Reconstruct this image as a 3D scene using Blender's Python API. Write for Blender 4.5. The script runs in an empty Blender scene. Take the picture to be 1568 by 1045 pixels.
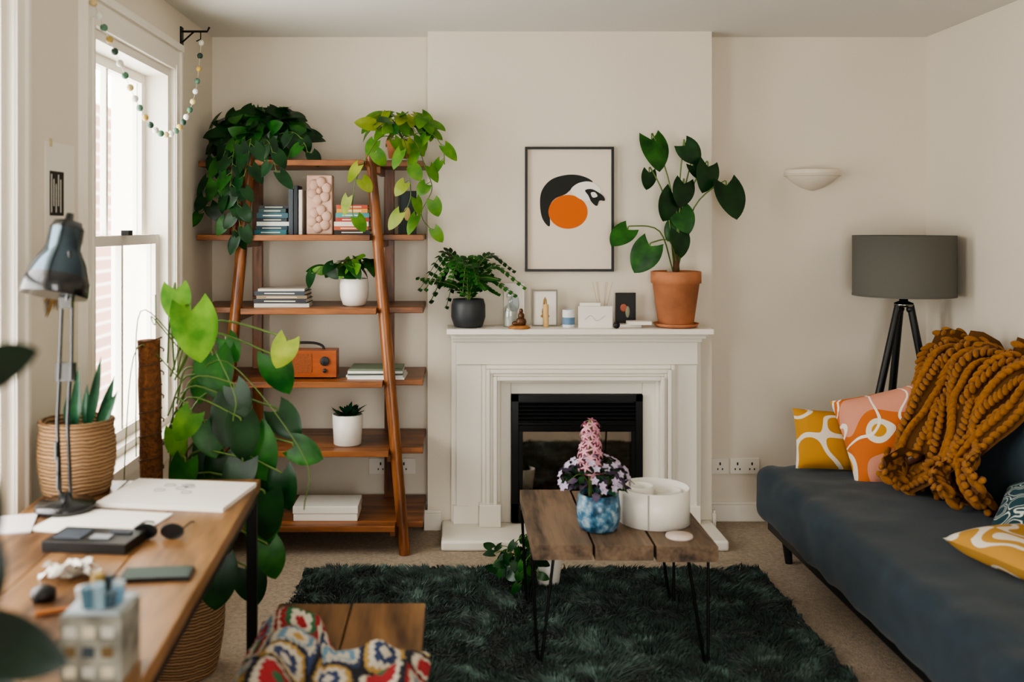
import bpy, math, random
from mathutils import Vector, Matrix, Euler, noise
random.seed(11)
R=random.uniform
pi=math.pi
V=Vector

def lin(h):
    h=h.lstrip('#'); o=[]
    for i in (0,2,4):
        c=int(h[i:i+2],16)/255
        o.append(c/12.92 if c<=.04045 else ((c+.055)/1.055)**2.4)
    return tuple(o)
def newmat(name):
    m=bpy.data.materials.new(name); m.use_nodes=True
    nt=m.node_tree; p=nt.nodes['Principled BSDF']
    return m,nt,p
def coords(nt,scale=(1,1,1)):
    tc=nt.nodes.new('ShaderNodeTexCoord'); mp=nt.nodes.new('ShaderNodeMapping')
    mp.inputs['Scale'].default_value=scale
    nt.links.new(tc.outputs['Object'],mp.inputs['Vector']); return mp.outputs['Vector']
def addbump(nt,p,vec,scale,strength,dist=.01,detail=3):
    n=nt.nodes.new('ShaderNodeTexNoise'); n.inputs['Scale'].default_value=scale; n.inputs['Detail'].default_value=detail
    nt.links.new(vec,n.inputs['Vector'])
    b=nt.nodes.new('ShaderNodeBump'); b.inputs['Strength'].default_value=strength; b.inputs['Distance'].default_value=dist
    nt.links.new(n.outputs['Fac'],b.inputs['Height']); nt.links.new(b.outputs['Normal'],p.inputs['Normal'])
def ramp(nt,fac,stops,const=False):
    r=nt.nodes.new('ShaderNodeValToRGB'); cr=r.color_ramp
    if const: cr.interpolation='CONSTANT'
    while len(cr.elements)<len(stops): cr.elements.new(.5)
    for e,(p,c) in zip(cr.elements,stops):
        e.position=p; e.color=(*c,1)
    nt.links.new(fac,r.inputs['Fac']); return r.outputs['Color']
def mul(c,k): return tuple(min(1,x*k) for x in c)
def mat(name,col,rough=.6,metal=0,var=0.0,vscale=6,bump=0,bscale=80,bdist=.01,sheen=0,coat=0):
    m,nt,p=newmat(name); c=lin(col)
    p.inputs['Base Color'].default_value=(*c,1); p.inputs['Roughness'].default_value=rough; p.inputs['Metallic'].default_value=metal
    if sheen: p.inputs['Sheen Weight'].default_value=sheen
    if coat: p.inputs['Coat Weight'].default_value=coat
    vec=coords(nt)
    if var:
        n=nt.nodes.new('ShaderNodeTexNoise'); n.inputs['Scale'].default_value=vscale; n.inputs['Detail'].default_value=4
        nt.links.new(vec,n.inputs['Vector'])
        nt.links.new(ramp(nt,n.outputs['Fac'],[(.3,mul(c,1-var)),(.7,mul(c,1+var))]),p.inputs['Base Color'])
    if bump: addbump(nt,p,vec,bscale,bump,bdist)
    return m
def wood(name,dark,light,axis='x',rough=.45,scale=9,bump=.15):
    m,nt,p=newmat(name); sc={'x':(.12,1,1),'y':(1,.12,1),'z':(1,1,.12)}[axis]
    vec=coords(nt,sc)
    n=nt.nodes.new('ShaderNodeTexNoise'); n.inputs['Scale'].default_value=scale; n.inputs['Detail'].default_value=8; n.inputs['Distortion'].default_value=1.2
    nt.links.new(vec,n.inputs['Vector'])
    w=nt.nodes.new('ShaderNodeTexNoise'); w.inputs['Scale'].default_value=scale*9; w.inputs['Detail'].default_value=3
    nt.links.new(vec,w.inputs['Vector'])
    mx=nt.nodes.new('ShaderNodeMath'); mx.operation='MULTIPLY_ADD'; mx.inputs[1].default_value=.35
    nt.links.new(w.outputs['Fac'],mx.inputs[0]); nt.links.new(n.outputs['Fac'],mx.inputs[2])
    d,l=lin(dark),lin(light); mid=tuple((a+b)/2 for a,b in zip(d,l))
    nt.links.new(ramp(nt,mx.outputs[0],[(.5,d),(.65,mid),(.82,l)]),p.inputs['Base Color'])
    p.inputs['Roughness'].default_value=rough
    b=nt.nodes.new('ShaderNodeBump'); b.inputs['Strength'].default_value=bump; b.inputs['Distance'].default_value=.004
    nt.links.new(mx.outputs[0],b.inputs['Height']); nt.links.new(b.outputs['Normal'],p.inputs['Normal'])
    return m
def leafmat(name,col,col2=None,rough=.35,tr=.2):
    m,nt,p=newmat(name); c=lin(col); c2=lin(col2) if col2 else mul(c,1.5)
    vec=coords(nt)
    n=nt.nodes.new('ShaderNodeTexNoise'); n.inputs['Scale'].default_value=14; n.inputs['Detail'].default_value=3
    nt.links.new(vec,n.inputs['Vector'])
    cc=ramp(nt,n.outputs['Fac'],[(.35,c),(.68,c2)])
    nt.links.new(cc,p.inputs['Base Color']); p.inputs['Roughness'].default_value=rough; p.inputs['Specular IOR Level'].default_value=.35
    t=nt.nodes.new('ShaderNodeBsdfTranslucent'); nt.links.new(cc,t.inputs['Color'])
    mx=nt.nodes.new('ShaderNodeMixShader'); mx.inputs[0].default_value=tr
    out=nt.nodes['Material Output']
    nt.links.new(p.outputs[0],mx.inputs[1]); nt.links.new(t.outputs[0],mx.inputs[2]); nt.links.new(mx.outputs[0],out.inputs['Surface'])
    return m
def glassmat(name,refl=.06,tint=(1,1,1)):
    m,nt,p=newmat(name); nt.nodes.remove(p)
    t=nt.nodes.new('ShaderNodeBsdfTransparent'); t.inputs['Color'].default_value=(*tint,1)
    g=nt.nodes.new('ShaderNodeBsdfGlossy'); g.inputs['Roughness'].default_value=.03
    mx=nt.nodes.new('ShaderNodeMixShader'); mx.inputs[0].default_value=refl
    nt.links.new(t.outputs[0],mx.inputs[1]); nt.links.new(g.outputs[0],mx.inputs[2]); nt.links.new(mx.outputs[0],nt.nodes['Material Output'].inputs['Surface'])
    return m
def patternmat(name,stops,scale=5,line=None,lscale=5,levels=(.42,.5,.58),linew=.012,seed=0,grad=0):
    """printed fabric: flat organic shapes from thresholded noise (+ optional left-right gradient)"""
    m,nt,p=newmat(name); p.inputs['Roughness'].default_value=.9
    tc=nt.nodes.new('ShaderNodeTexCoord'); mp=nt.nodes.new('ShaderNodeMapping'); mp.inputs['Location'].default_value=(seed,seed*.7,seed*.3)
    nt.links.new(tc.outputs['Object'],mp.inputs['Vector'])
    n=nt.nodes.new('ShaderNodeTexNoise'); n.inputs['Scale'].default_value=scale; n.inputs['Detail'].default_value=0
    nt.links.new(mp.outputs[0],n.inputs['Vector']); fac=n.outputs['Fac']
    if grad:
        sp=nt.nodes.new('ShaderNodeSeparateXYZ'); nt.links.new(tc.outputs['Object'],sp.inputs[0])
        ma=nt.nodes.new('ShaderNodeMath'); ma.operation='MULTIPLY_ADD'; ma.inputs[1].default_value=grad
        nt.links.new(sp.outputs['X'],ma.inputs[0]); nt.links.new(fac,ma.inputs[2]); fac=ma.outputs[0]
    col=ramp(nt,fac,[(a,lin(c)) for a,c in stops],True)
    if line:
        n2=nt.nodes.new('ShaderNodeTexNoise'); n2.inputs['Scale'].default_value=lscale; n2.inputs['Detail'].default_value=0
        mp2=nt.nodes.new('ShaderNodeMapping'); mp2.inputs['Location'].default_value=(seed+5,3,1); nt.links.new(tc.outputs['Object'],mp2.inputs['Vector']); nt.links.new(mp2.outputs[0],n2.inputs['Vector'])
        st=[(0,(0,0,0))]
        for l in levels: st+=[(l,(1,1,1)),(l+linew,(0,0,0))]
        f=ramp(nt,n2.outputs['Fac'],st,True)
        mx=nt.nodes.new('ShaderNodeMixRGB'); mx.inputs[2].default_value=(*lin(line),1)
        nt.links.new(f,mx.inputs[0]); nt.links.new(col,mx.inputs[1]); col=mx.outputs[0]
    nt.links.new(col,p.inputs['Base Color']); 
    addbump(nt,p,tc.outputs['Object'],300,.2,.002)
    return m

# ---------------------------------------------------------------- builder
class MB:
    def __init__(s): s.v=[];s.f=[];s.mi=[];s.sm=[];s.mats=[]
    def add(s,vs,fs,m,smooth=False,M=None):
        if m not in s.mats: s.mats.append(m)
        k=s.mats.index(m); o=len(s.v)
        if M is not None: vs=[M@V(v) for v in vs]
        s.v.extend([tuple(v) for v in vs])
        for f in fs: s.f.append([i+o for i in f]); s.mi.append(k); s.sm.append(smooth)
    def box(s,x0,x1,y0,y1,z0,z1,m,M=None):
        vs=[(x,y,z) for x in(x0,x1) for y in(y0,y1) for z in(z0,z1)]
        s.add(vs,[(0,1,3,2),(4,6,7,5),(0,4,5,1),(2,3,7,6),(0,2,6,4),(1,5,7,3)],m,False,M)
    def cbox(s,c,d,m,rot=(0,0,0)):
        M=Matrix.Translation(c)@Euler(rot).to_matrix().to_4x4()
        s.box(-d[0]/2,d[0]/2,-d[1]/2,d[1]/2,-d[2]/2,d[2]/2,m,M)
    def lathe(s,prof,c,m,n=32,M=None,smooth=True):
        T=Matrix.Translation(c)
        if M is not None: T=T@M
        vs=[];fs=[]
        for r,z in prof:
            for i in range(n):
                a=2*pi*i/n; vs.append((r*math.cos(a),r*math.sin(a),z))
        for j in range(len(prof)-1):
            for i in range(n):
                a=j*n+i;b=j*n+(i+1)%n; fs.append((a,b,b+n,a+n))
        s.add(vs,fs,m,smooth,T)
        for e,j in((0,0),(1,len(prof)-1)):
            if prof[j][0]>1e-4:
                s.add(vs[j*n:(j+1)*n],[tuple(range(n)) if e else tuple(range(n))[::-1]],m,False,T)
    def tube(s,pts,r,m,n=8,closed=False):
        pts=[V(p) for p in pts]; N=len(pts)
        if isinstance(r,(int,float)): r=[r]*N
        vs=[];fs=[]; t0=(pts[1]-pts[0]).normalized(); u=t0.orthogonal().normalized()
        for i,p in enumerate(pts):
            t=(pts[min(i+1,N-1)]-pts[max(i-1,0)])
            t=t.normalized() if t.length>1e-9 else t0
            u=(u-t*u.dot(t)); u=u.normalized() if u.length>1e-6 else t.orthogonal().normalized()
            w=t.cross(u)
            for k in range(n):
                a=2*pi*k/n; vs.append(p+(u*math.cos(a)+w*math.sin(a))*r[i])
        for i in range(N-1):
            for k in range(n):
                a=i*n+k;b=i*n+(k+1)%n; fs.append((a,b,b+n,a+n))
        s.add(vs,fs,m,True)
        s.add(vs[:n],[tuple(range(n))[::-1]],m); s.add(vs[-n:],[tuple(range(n))],m)
    def ell(s,c,r,m,n=10,k=6,M=None):
        T=Matrix.Translation(c)
        if M is not None: T=T@M
        vs=[(0,0,-r[2])];fs=[]
        for j in range(1,k):
            a=-pi/2+pi*j/k
            for i in range(n):
                b=2*pi*i/n; vs.append((r[0]*math.cos(a)*math.cos(b),r[1]*math.cos(a)*math.sin(b),r[2]*math.sin(a)))
        vs.append((0,0,r[2])); L=len(vs)-1
        for i in range(n): fs.append((0,1+(i+1)%n,1+i)); fs.append((L,L-n+i,L-n+(i+1)%n))
        for j in range(k-2):
            for i in range(n):
                a=1+j*n+i;b=1+j*n+(i+1)%n; fs.append((a,b,b+n,a+n))
        s.add(vs,fs,m,True,T)
    def leaf(s,base,d,nrm,L,W,m,lobe=.24,fold=.14,droop=.2,n=9,heart=True,wave=0):
        d=V(d).normalized(); nrm=V(nrm); side=d.cross(nrm)
        if side.length<1e-3: side=d.orthogonal()
        side.normalize(); up=side.cross(d); vs=[];fs=[]; S=(-1,-.6,0,.6,1)
        ph=R(0,6)
        for i in range(n+1):
            t=i/n
            if heart:
                t=t**.9
                if t<.32: pr=math.sqrt(1-((.32-t)/.45)**2)
                else: pr=(1-((t-.32)/.68)**1.75)**.8 if t<1 else 0
            else: pr=math.sin(pi*min(1,max(.02,t))**.8)
            pr=max(pr,.01)
            for q in S:
                x=q*W*.5*pr; y=L*(t-(lobe*abs(q)**1.3*(1-t)**3 if heart else 0))
                z=fold*abs(x)*2-droop*L*t*t-abs(q)**2*.1*W*pr+wave*W*math.sin(t*9+ph)*abs(q)
                vs.append(V(base)+side*x+d*y+up*z)
        for i in range(n):
            for k in range(4):
                a=i*5+k; fs.append((a,a+1,a+6,a+5))
        s.add(vs,fs,m,True)
    def poly(s,pts,m): s.add(pts,[tuple(range(len(pts)))],m)
    def obj(s,name,bevel=0,seg=2,origin=None):
        xs=list(zip(*s.v))
        if origin is None: origin=V(((min(xs[0])+max(xs[0]))/2,(min(xs[1])+max(xs[1]))/2,min(xs[2])))
        o=V(origin)
        me=bpy.data.meshes.new(name); me.from_pydata([(a-o.x,b-o.y,c-o.z) for a,b,c in s.v],[],s.f)
        for m in s.mats: me.materials.append(m)
        me.polygons.foreach_set('material_index',s.mi); me.polygons.foreach_set('use_smooth',s.sm); me.update()
        ob=bpy.data.objects.new(name,me); ob.location=o; bpy.context.scene.collection.objects.link(ob)
        if bevel:
            b=ob.modifiers.new('bevel','BEVEL'); b.width=bevel; b.segments=seg; b.limit_method='ANGLE'; b.angle_limit=math.radians(50)
        return ob
def spl(pts,n=6):
    P=[V(p) for p in pts]; P=[P[0]*2-P[1]]+P+[P[-1]*2-P[-2]]; out=[]
    for i in range(1,len(P)-2):
        a,b,c,d=P[i-1:i+3]
        for k in range(n):
            t=k/n; out.append(.5*((2*b)+(c-a)*t+(2*a-5*b+4*c-d)*t*t+(3*b-a-3*c+d)*t**3))
    out.append(P[-2]); return out

# ---------------------------------------------------------------- materials
M_wall=mat('wall_paint','#e1d8c8',.9,var=.02,vscale=2,bump=.1,bscale=120,bdist=.003)
M_ceil=mat('ceiling_paint','#dad7d0',.95,bump=.05,bscale=80,bdist=.003)
M_white=mat('white_gloss_paint','#ece6da',.4,bump=.03,bscale=40,bdist=.002)
M_carpet=mat('beige_carpet','#cdbaa3',.98,var=.2,vscale=70,bump=1,bscale=220,bdist=.02)
M_teak=wood('teak_x','#482712','#935a2e','x',.4)
M_teakz=wood('teak_z','#532d15','#9a5f32','z',.32)
M_desk=wood('desk_oak','#50351f','#946c44','y',.36,7)
M_old=wood('rustic_pine_dark','#33261c','#7e6750','y',.5,8,.6)
M_bench=wood('bench_pine','#3e2716','#8a653e','y',.38,6,.2)
M_black=mat('black_metal','#101112',.4,.6)
M_blk=mat('black_paint','#0f1011',.45)
M_glass=glassmat('window_glass')
M_sofa=mat('teal_sofa_fabric','#122935',.8,var=.22,vscale=18,bump=.4,bscale=400,bdist=.003,sheen=.12)
M_terra=mat('terracotta','#b57650',.8,var=.2,vscale=10,bump=.1,bscale=60)
M_soil=mat('soil','#2a1d14',1,bump=.6,bscale=60)
M_wpot=mat('white_ceramic','#e8e4da',.35)
M_gpot=mat('charcoal_ceramic','#34373a',.5)
M_stem=mat('stem_green','#56702f',.5)
M_brown=mat('stem_brown','#5a3d25',.8)
M_paper=mat('paper','#e9e4da',.8)
M_pages=mat('book_pages','#d8cfbd',.9)
L_dk=leafmat('leaf_dark','#0d2c14','#19451d',.32,.14)
L_md=leafmat('leaf_mid','#18481a','#336f26',.35,.25)
L_br=leafmat('leaf_bright','#437c20','#73a233',.4,.35)
L_yl=leafmat('leaf_yellowgreen','#7c962c','#aab64a',.4,.4)
L_blue=leafmat('leaf_bluegreen','#173a28','#2f6341',.3)
L_pur=leafmat('leaf_purple','#2c2333','#6a5d74',.5,.15)
L_fg=leafmat('leaf_blackgreen','#06140d','#0c2416',.35,.05)

# ---------------------------------------------------------------- room shell
XL,XR,YB,YF,H=-1.267,2.426,5.15,-1.4,2.504
b=MB(); b.box(XL-.3,XR+.3,YF-.3,YB+.3,-.12,0,M_carpet); b.obj('floor')
b=MB(); b.box(XL-.3,XR+.3,YF-.3,YB+.3,H,H+.12,M_ceil); b.obj('ceiling')
b=MB(); b.box(XL-.25,XR+.25,YB,YB+.2,0,H,M_wall); b.obj('wall_back')
b=MB(); b.box(XR,XR+.2,YF,YB,0,H,M_wall); b.obj('wall_right')
b=MB(); YC=5.0
b.box(-.148,.268,YC,YB,0,H,M_wall); b.box(.92,1.279,YC,YB,0,H,M_wall); b.box(.268,.92,YC,YB,.69,H,M_wall)
b.obj('wall_chimney_breast')
wins=[(3.42,4.40),(1.72,2.80)]; WZ0,WZ1=.66,2.22
b=MB()
ys=[YF,wins[1][0],wins[1][1],wins[0][0],wins[0][1],YB]
for a,c in((ys[0],ys[1]),(ys[2],ys[3]),(ys[4],ys[5])): b.box(XL-.25,XL,a,c,0,H,M_wall)
for a,c in wins: b.box(XL-.25,XL,a,c,0,WZ0,M_wall); b.box(XL-.25,XL,a,c,WZ1,H,M_wall)
b.obj('wall_left')
# wall behind the viewer with an unseen french window, added and sized for frontal fill
b=MB(); FX0,FX1,FZ1=-.3,1.1,2.2
b.box(XL-.25,FX0,YF-.2,YF,0,H,M_wall); b.box(FX1,XR+.2,YF-.2,YF,0,H,M_wall); b.box(FX0,FX1,YF-.2,YF,FZ1,H,M_wall); b.obj('wall_front')
b=MB()
for x in(FX0,(FX0+FX1)/2-.03,FX1-.06): b.box(x,x+.06,YF-.14,YF-.06,0,FZ1,M_white)
b.box(FX0+.06,FX1-.06,YF-.138,YF-.062,0,.1,M_white); b.box(FX0+.06,FX1-.06,YF-.138,YF-.062,FZ1-.07,FZ1-.002,M_white)
b.box(FX0,FX1,YF-.11,YF-.10,.1,FZ1-.07,M_glass); b.obj('added_fill_window')
def window(name,y0,y1):
    b=MB(); cw=.09; xo=XL+.022
    b.box(XL,xo,y0-cw,y0,WZ0-.04,WZ1+cw,M_white); b.box(XL,xo,y1,y1+cw,WZ0-.04,WZ1+cw,M_white); b.box(XL,xo,y0,y1,WZ1,WZ1+cw,M_white)
    b.box(XL,xo+.012,y0-cw-.01,y1+cw+.01,WZ1+cw,WZ1+cw+.03,M_white)
    b.box(xo-.004,xo+.01,y0-cw+.002,y0-cw+.02,WZ0-.038,WZ1+cw-.001,M_white); b.box(xo-.004,xo+.01,y1+cw-.02,y1+cw-.002,WZ0-.038,WZ1+cw-.001,M_white)
    b.box(xo-.004,xo+.006,y0-.02,y0-.004,WZ0-.038,WZ1+.02,M_white); b.box(xo-.004,xo+.006,y1+.004,y1+.02,WZ0-.038,WZ1+.02,M_white)
    b.box(XL-.1,XL+.07,y0-cw-.03,y1+cw+.03,WZ0-.042,WZ0+.001,M_white)   # sill board
    b.box(XL+.001,XL+.03,y0-cw+.002,y1+cw-.002,WZ0-.13,WZ0-.042,M_white)
    # reveal linings
    b.box(XL-.25,XL-.001,y0-.001,y0+.035,WZ0,WZ1+.001,M_white); b.box(XL-.25,XL-.001,y1-.035,y1+.001,WZ0,WZ1+.001,M_white); b.box(XL-.25,XL-.001,y0+.035,y1-.035,WZ1-.035,WZ1+.001,M_white); b.box(XL-.25,XL-.001,y0+.035,y1-.035,WZ0,WZ0+.03,M_white)
    zm=1.45
    def sash(x,z0,z1):
        st=.05; a,c=y0+.035,y1-.035
        b.box(x-.02,x+.02,a,a+st,z0,z1,M_white); b.box(x-.02,x+.02,c-st,c,z0,z1,M_white)
        b.box(x-.018,x+.018,a+st,c-st,z0,z0+st*.8,M_white); b.box(x-.018,x+.018,a+st,c-st,z1-st*.8,z1,M_white)
        m=(a+c)/2; b.box(x-.012,x+.012,m-.011,m+.011,z0+.04,z1-.04,M_white)
        b.box(x-.002,x+.002,a+st,c-st,z0+.04,z1-.04,M_glass)
    sash(XL-.12,zm,WZ1-.035); sash(XL-.06,WZ0+.03,zm+.04)
    b.cbox((XL-.03,(y0+y1)/2,zm+.05),(.03,.05,.02),M_black)
    return b.obj(name)
window('window_1',*wins[0]); window('window_2',*wins[1])
# baseboards
def bb(name,x0,x1,y0,y1):
    b=MB(); b.box(x0,x1,y0,y1,0,.085,M_white)
    if x1-x0>y1-y0: b.box(x0,x1,y0+.007,y1,.085,.1,M_white)
    else: b.box(x0+.004,x1-.004,y0,y1,.085,.1,M_white)
    b.obj(name,bevel=.003)
bb('baseboard_back_right',1.279,XR,YB-.018,YB); bb('baseboard_back_left',XL,-.148,YB-.018,YB)
bb('baseboard_right',XR-.018,XR,YF,YB-.018); bb('baseboard_left',XL,XL+.018,YF,YB-.018)
bb('baseboard_chimney_right',1.28,1.297,YC-.018,YC); bb('baseboard_chimney_left',-.166,-.08,YC-.018,YC)

# outside building (brick) seen through the window
m,nt,p=newmat('brick_outside'); br=nt.nodes.new('ShaderNodeTexBrick'); br.inputs['Scale'].default_value=1.0
br.inputs['Color1'].default_value=(*lin('#8a5a45'),1); br.inputs['Color2'].default_value=(*lin('#704434'),1); br.inputs['Mortar'].default_value=(*lin('#a09488'),1)
br.inputs['Brick Width'].default_value=.45; br.inputs['Row Height'].default_value=.16; br.inputs['Mortar Size'].default_value=.02
tc=nt.nodes.new('ShaderNodeTexCoord'); mp=nt.nodes.new('ShaderNodeMapping'); mp.inputs['Rotation'].default_value=(pi/2,0,0)
nt.links.new(tc.outputs['Object'],mp.inputs['Vector']); nt.links.new(mp.outputs[0],br.inputs['Vector']); nt.links.new(br.outputs['Color'],p.inputs['Base Color'])
b=MB(); b.box(-7,-4.38,12,15,-4,3.0,m); b.box(-7.2,-4.32,11.9,15.1,3.0,3.15,M_white); b.box(-4.75,-4.55,11.95,12,-.4,1.8,M_white); b.obj('brick_building')

# ---------------------------------------------------------------- fireplace
b=MB()
b.box(-.005,.122,4.93,YC,.05,.84,M_white); b.box(1.075,1.19,4.93,YC,.05,.84,M_white)
b.box(-.03,.05,4.955,YC,.05,.97,M_white); b.box(1.14,1.215,4.955,YC,.05,.97,M_white)
b.box(-.005,1.19,4.915,YC,.84,.955,M_white)                    # frieze
for i,(w,yf) in enumerate([(0,4.905),(.02,4.885),(.04,4.90),(.055,4.88),(.075,4.925)]):
    nw={0:.02,1:.02,2:.015,3:.02,4:.018}[i]
    xa,xb,zt=.122+w,1.075-w,.84-w
    b.box(xa,xa+nw,yf,YC,.05,zt,M_white); b.box(xb-nw,xb,yf,YC,.05,zt,M_white); b.box(xa+nw,xb-nw,yf,YC,zt-nw,zt,M_white)
b.box(.215,.268,4.95,YC,.05,.75,M_white); b.box(.922,.985,4.95,YC,.05,.75,M_white); b.box(.268,.922,4.95,YC,.69,.75,M_white)
b.box(.108,.215,4.865,YC,.05,.16,M_white); b.box(.982,1.089,4.865,YC,.05,.16,M_white)   # plinths
b.box(-.02,.108,4.92,YC,.05,.14,M_white); b.box(1.089,1.205,4.92,YC,.05,.14,M_white)
b.box(-.02,1.205,4.89,YC,.955,.975,M_white); b.box(-.03,1.215,4.85,YC,.975,.992,M_white); b.box(-.035,1.22,4.82,YC,.992,1.003,M_white)
b.box(-.05,1.235,4.78,YC,1.003,1.03,M_white)
b.obj('fireplace_surround',bevel=.004)
b=MB(); b.box(-.075,1.275,4.66,YC,0,.05,M_white); b.obj('hearth_slab',bevel=.012,seg=3)
M_fire=mat('firebox_black','#1d1f21',.3,.4); M_in=mat('firebox_lining','#a08a6c',.8,var=.3,vscale=12)
M_fglass=glassmat('firebox_glass',.4,(.8,.75,.68)); M_log=mat('ceramic_log','#7a5c44',.9,var=.4,vscale=20,bump=.7,bscale=30)
b=MB(); x0,x1=.27,.92; yf=4.93
b.box(x0,x0+.035,yf,5.14,.055,.688,M_fire); b.box(x1-.035,x1,yf,5.14,.055,.688,M_fire); b.box(x0,x1,yf,5.14,.655,.688,M_fire); b.box(x0,x1,yf,5.14,.055,.15,M_fire)
b.box(x0+.03,x1-.03,5.12,5.14,.1,.66,M_in); b.box(x0+.03,x1-.03,yf+.03,5.12,.53,.545,M_fire)
for i in range(5):
    z=.56+i*.019; b.cbox(((x0+x1)/2,yf+.012,z),(x1-x0-.07,.026,.007),M_fire,(.5,0,0))
b.box(x0+.035,x1-.035,yf+.035,yf+.045,.545,.655,M_blk)
b.box(x0+.035,x0+.055,yf+.01,yf+.02,.15,.53,M_fire); b.box(x1-.055,x1-.035,yf+.01,yf+.02,.15,.53,M_fire)
b.box(x0+.035,x1-.035,yf+.005,yf+.02,.505,.535,M_black); b.box(x0+.035,x1-.035,yf+.005,yf+.02,.15,.17,M_black)
b.box(x0+.055,x1-.055,yf+.012,yf+.016,.17,.505,M_fglass)
for i in range(5): b.tube([(R(.32,.5),R(5.0,5.06),.17+.03*i),(R(.68,.86),R(5.0,5.07),.18+R(0,.1))],[.03,.024],M_log,8)
b.obj('gas_fire',bevel=.0015)

# sockets
for i,(x0,x1,y) in enumerate([(-.455,-.215,5.15),(1.315,1.40,5.15),(1.41,1.56,5.15)]):
    b=MB(); z0,z1=.245,.325; b.box(x0,x1,y-.012,y,z0,z1,M_white); n=2 if x1-x0>.1 else 1
    for k in range(n):
        cx=x0+(k+.5)*(x1-x0)/n; b.box(cx-.004,cx+.004,y-.0135,y-.0115,z0+.045,z0+.06,M_blk)
        b.box(cx-.015,cx-.009,y-.0135,y-.0115,z0+.02,z0+.03,M_blk);b.box(cx+.009,cx+.015,y-.0135,y-.0115,z0+.02,z0+.03,M_blk)
    b.obj('wall_socket',bevel=.003)

# wall sconce: half bowl
M_sc=mat('sconce_plaster','#e0d6c5',.7)
b=MB(); vs=[];fs=[];n=20
prof=[(.14,1.815),(.142,1.80),(.13,1.775),(.10,1.75),(.06,1.725),(.02,1.712),(0.004,1.708)]
for r,z in prof:
    for i in range(n+1):
        a=pi+pi*i/n; vs.append((1.834+r*math.cos(a),5.148+r*.85*math.sin(a),z))
for j in range(len(prof)-1):
    for i in range(n): a=j*(n+1)+i; fs.append((a,a+1,a+n+2,a+n+1))
b.add(vs,fs,M_sc,True); 
vs2=[(1.834+.125*math.cos(pi+pi*i/n),5.148+.105*math.sin(pi+pi*i/n),1.80) for i in range(n+1)]
b.add(vs2,[tuple(range(n+1))],M_sc); b.add(vs[:n+1]+[(v[0]*.9+.1834,5.148+(v[1]-5.148)*.9,1.812) for v in vs[:n+1]],[(i,i+1,n+2+i,n+1+i) for i in range(n)],M_sc)
b.tube([(1.834+.143*math.cos(pi+pi*i/n),5.148+.122*math.sin(pi+pi*i/n),1.788) for i in range(n+1)],.005,M_sc,6)
b.obj('wall_sconce')

# poster
M_cream=mat('poster_paper','#e6d8c6',.8); M_or=mat('poster_orange','#d2651a',.8); M_ink=mat('poster_ink','#22241f',.8); M_pw=mat('poster_white','#f1ece2',.8)
b=MB(); X0,X1,Z0,Z1=.34,.784,1.298,1.922; yy=4.972
for a in((X0,X0+.012,Z0,Z1),(X1-.012,X1,Z0,Z1),(X0+.012,X1-.012,Z0,Z0+.012),(X0+.012,X1-.012,Z1-.012,Z1)): b.box(a[0],a[1],yy,4.999,a[2],a[3],M_blk)
b.box(X0+.01,X1-.01,4.988,4.998,Z0+.01,Z1-.01,M_cream)
def P(px,py,d): return (.562+(px-872)/306,4.988-d,1.61-(py-321)/306)
def blob(pts,m,d,sm=True):
    q=[V((x,y,0)) for x,y in pts]
    if sm:
        n=len(q);o=[]
        for i in range(n):
            a,bb_,c,e=q[i-1],q[i],q[(i+1)%n],q[(i+2)%n]
            for k in range(5):
                t=k/5;o.append(.5*((2*bb_)+(c-a)*t+(2*a-5*bb_+4*c-e)*t*t+(3*bb_-a-3*c+e)*t**3))
        q=o
    b.poly([P(v.x,v.y,d) for v in q],m)
blob([(827,314),(830,292),(845,275),(870,268),(892,270),(908,279),(892,284),(876,290),(866,298),(850,305),(842,318),(842,347),(831,336)],M_ink,.001)
blob([(870+30*math.cos(a*pi/8),325+26*math.sin(a*pi/8)) for a in range(16)],M_or,.0018)
blob([(874,292),(886,281),(905,279),(920,290),(914,302),(900,308),(886,304)],M_pw,.0025)
blob([(896,292),(906,290),(918,296),(925,302),(926,308),(918,308),(914,316),(906,310),(901,300)],M_ink,.0032)
blob([(905,296),(911,295),(915,301),(908,303)],M_pw,.004)
b.obj('framed_poster')

# ---------------------------------------------------------------- ladder shelf
SZ=[.143,.483,.80,1.14,1.485,1.84]
b=MB()
def poleY(z): return 4.62+.14*z/1.86
def lx(z): return -1.134+.146*z/1.86
def rx(z): return -.243-.171*z/1.86
for side in(lx,rx):
    b.tube([(side(z),poleY(z),z) for z in(0,.5,1.0,1.5,1.87)],[.026,.028,.028,.026,.023],M_teakz,14)
    dx=.045 if side is lx else -.02
    X=side(.9)+dx
    b.cbox((X,5.09,.93),(.05,.03,1.86),M_teakz)
for z in SZ:
    py=poleY(z); t=.028
    b.box(-1.245,-.16,py+.025,5.125,z-t,z,M_teak)
    b.box(lx(z)+.03,rx(z)-.03,py-.05,py+.025,z-t,z,M_teak)
    b.cbox(((lx(z)+lx(.9)+.045)/2,(py+5.09)/2,z-.045),(.025,5.09-py,.035),M_teak); b.cbox(((rx(z)+rx(.9)-.02)/2,(py+5.09)/2,z-.045),(.025,5.09-py,.035),M_teak)
b.obj('ladder_bookshelf',bevel=.003)

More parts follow.
